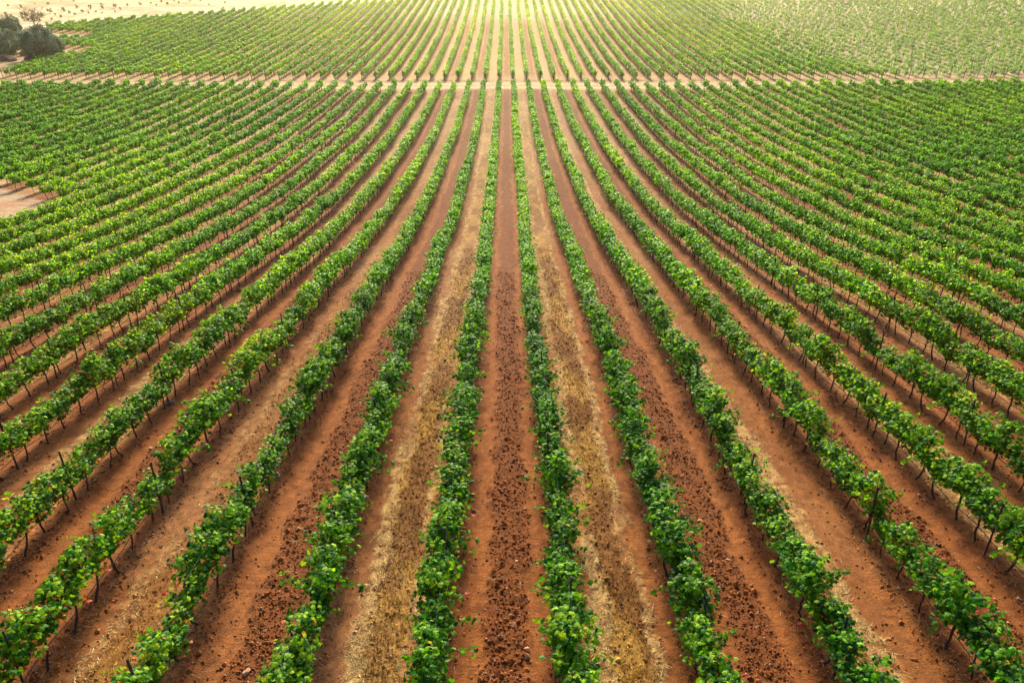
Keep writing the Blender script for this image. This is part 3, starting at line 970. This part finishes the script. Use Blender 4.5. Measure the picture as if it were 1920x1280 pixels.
# ------------------------------------------------------------------ trees and shrubs
def crown_mesh(seed, rx, ry, rz, n_clump, leaves, leaf, c_dark, c_light, base=0.0, gap=0.0, clump_r=0.28):
    r = np.random.default_rng(seed)
    P = []; O = []; C = []
    for i in range(n_clump):
        d = unit(r.normal(0, 1, 3)); q = r.uniform(0.45, 1.0) ** 0.6
        cpos = d * q * np.array([rx, ry, rz])
        if cpos[2] < -rz * 0.75: cpos[2] *= 0.6
        cr = clump_r * rx * r.uniform(0.7, 1.35)
        m = int(leaves * r.uniform(0.6, 1.3))
        e = unit(r.normal(0, 1, (m, 3))) * cr * (r.uniform(0.2, 1, (m, 1)) ** 0.5)
        P.append(cpos + e); O.append(e + cpos * 0.6)
        cc = c_dark + (c_light - c_dark) * r.uniform(0, 1)
        C.append(np.tile(cc, (m, 1)) * r.uniform(0.75, 1.25, (m, 1)))
    P = np.vstack(P); O = np.vstack(O); C = np.vstack(C); n = len(P)
    P[:, 2] += base
    N = unit(unit(O) * 0.7 + np.array([0, 0, .4]) + r.normal(0, .5, (n, 3)))
    T = unit(r.normal(0, 1, (n, 3)) + np.array([0, 0, -0.3])); T = unit(T - N * (T * N).sum(1, keepdims=True))
    v, f, c = leaf_geometry(P, N, T, leaf * r.uniform(.7, 1.3, n), C, LEAF2_V * np.array([0.7, 1, 1]), LEAF2_F)
    return v, f, c


def tree_trunk(seed, h, rad, spread, nl=5, col=(0.11, 0.085, 0.07), twigs=0):
    r = np.random.default_rng(seed)
    b = Bag()
    t = np.linspace(0, 1, 6)
    p = np.stack([np.cumsum(r.normal(0, .05 * h / 5, 6)), np.cumsum(r.normal(0, .05 * h / 5, 6)), -0.2 + t * (h * 0.45 + 0.2)], -1)
    v, q, tr = tube(p, rad * np.linspace(1.3, .75, 6), 8); b.add(v, [q, tr], 0, col, True)
    for i in range(nl):
        az = i / nl * 6.28 + r.uniform(-.4, .4)
        e = p[-1] if i % 2 == 0 else p[-2]
        end = np.array([math.cos(az) * spread * r.uniform(.5, 1), math.sin(az) * spread * r.uniform(.5, 1), h * r.uniform(.75, 1.0)])
        s = np.linspace(0, 1, 5)[:, None]
        pp = e * (1 - s) + end * s + np.concatenate([[np.zeros(3)], r.normal(0, .05 * h, (4, 3))])
        v, q, tr = tube(pp, rad * np.linspace(.6, .15, 5), 6); b.add(v, [q, tr], 0, col, True)
        for j in range(twigs):
            s0 = pp[r.integers(1, 5)]
            dd = unit(r.normal(0, 1, 3) + np.array([math.cos(az) * .7, math.sin(az) * .7, .9])) * r.uniform(.15, .4) * h
            ss = np.linspace(0, 1, 4)[:, None]
            pq = s0 + dd * ss + np.concatenate([[np.zeros(3)], r.normal(0, .02 * h, (3, 3))])
            v, q, tr = tube(pq, rad * np.linspace(.2, .06, 4), 4); b.add(v, [q, tr], 0, col, True)
    return b


OL_D = np.array([0.028, 0.066, 0.052]); OL_L = np.array([0.140, 0.235, 0.175])


def tree(px_, py_, w_px, h_px, seed, label, name="olive_tree", dark=OL_D, light=OL_L, clumps=90):
    p = ground_at(px_, py_ + 3)
    d = float(proj(*p)[2])
    rx = w_px * d / FPX / 2; hh = h_px * d / FPX * 1.03
    root = bpy.data.objects.new(name, None); COL.objects.link(root)
    root.location = (p[0], p[1], p[2])
    tag(root, label, "tree", "trees at the track end")
    link("trunk", tree_trunk(seed, hh * 0.8, 0.22, rx * 0.6).mesh("trunk", [M_BARK]), root)
    rl = np.random.default_rng(seed + 40)
    V = []; Fc = []; Cc = []; nv = 0
    nl = 6 if clumps > 40 else 3
    for i in range(nl):
        az = i / nl * 6.28 + rl.uniform(-.5, .5); q = rl.uniform(.35, .62) if i else 0.0
        sc = rl.uniform(.42, .62) if i else 0.72
        zc = hh * (0.50 if i == 0 else rl.uniform(.30, .66))
        v, f, c = crown_mesh(seed * 10 + i, rx * sc, rx * sc, hh * 0.48 * (sc + .12), int(clumps * 0.5), 150, 0.24, dark, light, base=0, clump_r=0.34)
        v = v + np.array([math.cos(az) * q * rx, math.sin(az) * q * rx, zc])
        V.append(v); Fc.append(f + nv); Cc.append(c * rl.uniform(.75, 1.25)); nv += len(v)
    v, f, c = np.vstack(V), np.vstack(Fc), np.vstack(Cc)
    v[:, 2] = np.maximum(v[:, 2], 0.05)
    link("crown", mesh_np("crown", v, [f], [M_OLIVE], [0], c, [False]), root)


tree(-6, 107, 78, 62, 1, "grey-green rounded tree cut by the left edge, lowest of the three dark trees")
tree(22, 93, 66, 62, 2, "dark bushy tree wedged behind the other two near the left edge", clumps=80)
tree(82, 109, 72, 60, 3, "round dark olive tree beside the boulders, closest to the vines", clumps=100)
tree(106, 104, 26, 18, 4, "low green bush hugging the vine side of the round dark tree", name="bush", clumps=24)

# bare brownish tree behind
p = ground_at(66, 53)
d = float(proj(*p)[2]); hh = 34 * d / FPX; rx = 20 * d / FPX
root = bpy.data.objects.new("thin_tree", None); COL.objects.link(root); root.location = (p[0], p[1], p[2])
tag(root, "thin half-bare brown tree standing behind the dark trees", "tree", "trees at the track end")
link("trunk", tree_trunk(21, hh * 0.95, 0.16, rx * 1.1, 9, (0.14, 0.105, 0.085), 7).mesh("trunk", [M_BARK]), root)
v, f, c = crown_mesh(22, rx, rx * .9, hh * .36, 34, 40, 0.24, np.array([.13, .115, .085]), np.array([.24, .21, .15]), base=hh * .62, clump_r=0.24)
link("crown", mesh_np("crown", v, [f], [M_OLIVE], [0], c, [False]), root)

# small shrubs planted over the straw field
SHRUB_CROWN, SHRUB_STEM = [], []
for i in range(7):
    brown = i >= 5
    dk, lt = (np.array([.20, .13, .065]), np.array([.34, .24, .13])) if brown else (np.array([.09, .115, .05]), np.array([.30, .30, .15]))
    v, f, c = crown_mesh(60 + i, 0.5, 0.48, 0.46 if not brown else 0.36, 9, 46, 0.12, dk, lt, base=0.52, clump_r=0.36)
    v[:, 2] = np.maximum(v[:, 2], 0.03)
    SHRUB_CROWN.append(mesh_np("crown", v, [f], [M_OLIVE], [0], c, [False]))
    SHRUB_STEM.append(tree_trunk(70 + i, 0.9, 0.035, 0.3, 4).mesh("stem", [M_BARK]))
SH = [(100, 80, 25), (262, 95, 32), (420, 55, 16), (578, 62, 34), (510, 110, 20), (600, 162, 56), (90, 197, 44), (135, 222, 44), (255, 192, 50), (302, 196, 46),
      (495, 200, 32), (770, 142, 44), (830, 166, 32), (900, 190, 34), (920, 102, 42), (990, 157, 38), (1080, 112, 46), (1155, 150, 24), (1215, 68, 28), (1240, 106, 42),
      (1380, 96, 44), (1450, 120, 28), (1380, 152, 24), (1525, 76, 34), (1685, 66, 38), (1815, 52, 22), (1880, 72, 22), (880, 22, 30), (735, 216, -38), (660, 190, -28),
      (1065, 166, -28), (725, 16, 14), (1225, 162, 22), (625, 246, -30), (1940, 32, 32), (2010, 62, 32), (2085, 16, 30), (2150, 46, 28), (2275, 20, 26), (2410, 20, 24),
      (2675, 132, -40), (2705, 46, -28), (2510, 66, -22)]
SHL = {5: "roundest dark shrub of the straw field, just above the bare brown tree", 6: "small green shrub at the left edge behind the dark trees",
       7: "green shrub touching its neighbour above the dark trees, left of the brown tree", 8: "taller shrub of the touching pair left of the brown tree",
       9: "lower shrub of the touching pair left of the brown tree", 19: "dark double-headed shrub in the middle of the straw field",
       40: "reddish brown bush on the pale strip just behind the far block"}
for i, (a, b_, s) in enumerate(SH):
    p = ground_at(a / 6.4, max(b_ / 6.4, 0.5))
    d = float(proj(*p)[2])
    hgt = abs(s) / 6.4 * d / FPX * 1.1
    root = bpy.data.objects.new("shrub", None); COL.objects.link(root); root.location = (p[0], p[1], p[2])
    root.scale = (hgt * random.uniform(.85, 1.0), hgt, hgt); root.rotation_euler = (0, 0, random.uniform(0, 6))
    j = i % 5 if s > 0 else 5 + i % 2
    lab = SHL.get(i, "small green shrub among others dotting the pale straw field" if s > 0 else "small withered brown shrub among others in the pale straw field")
    tag(root, lab, "shrub", "shrubs dotted over the straw field")
    link("stem", SHRUB_STEM[j], root); link("crown", SHRUB_CROWN[j], root)

# white post by the track
p = ground_at(20, 144)
v, q, t = tube(np.array([(0, 0, -.1), (0, 0, 1.35), (0, 0, 1.42)]), [0.11, 0.10, 0.05], 8)
b = Bag(); b.add(v, [q, t], 0, (0.62, 0.60, 0.57), True)
o = link("marker_post", b.mesh("marker_post", [M_ROCK]), None, tuple(p))
tag(o, "short whitish post at the track corner of the far block", "post")

# ------------------------------------------------------------------ haze
if HAZE_DENSITY > 0:
    m = bpy.data.materials.new("haze_air"); m.use_nodes = True
    nt = m.node_tree
    nt.nodes.remove(nt.nodes["Principled BSDF"])
    pv = nt.nodes.new("ShaderNodeVolumePrincipled")
    pv.inputs["Color"].default_value = (*HAZE_COLOR, 1)
    pv.inputs["Density"].default_value = HAZE_DENSITY
    pv.inputs["Anisotropy"].default_value = HAZE_G
    nt.links.new(pv.outputs[0], nt.nodes["Material Output"].inputs["Volume"])
    x0, x1, y0, y1, z0, z1 = -340, 340, -45, 1700, float(_ZZ.min()) - 2.0, 28.0
    v = np.array([(x, y, z) for z in (z0, z1) for (x, y) in ((x0, y0), (x1, y0), (x1, y1), (x0, y1))], float)
    f = np.array([(0, 3, 2, 1), (4, 5, 6, 7), (0, 1, 5, 4), (1, 2, 6, 5), (2, 3, 7, 6), (3, 0, 4, 7)])
    o = link("haze", mesh_np("haze", v, [f], [m], [0]))
    tag(o, "thin warm dust haze over the valley", None, None, "stuff")
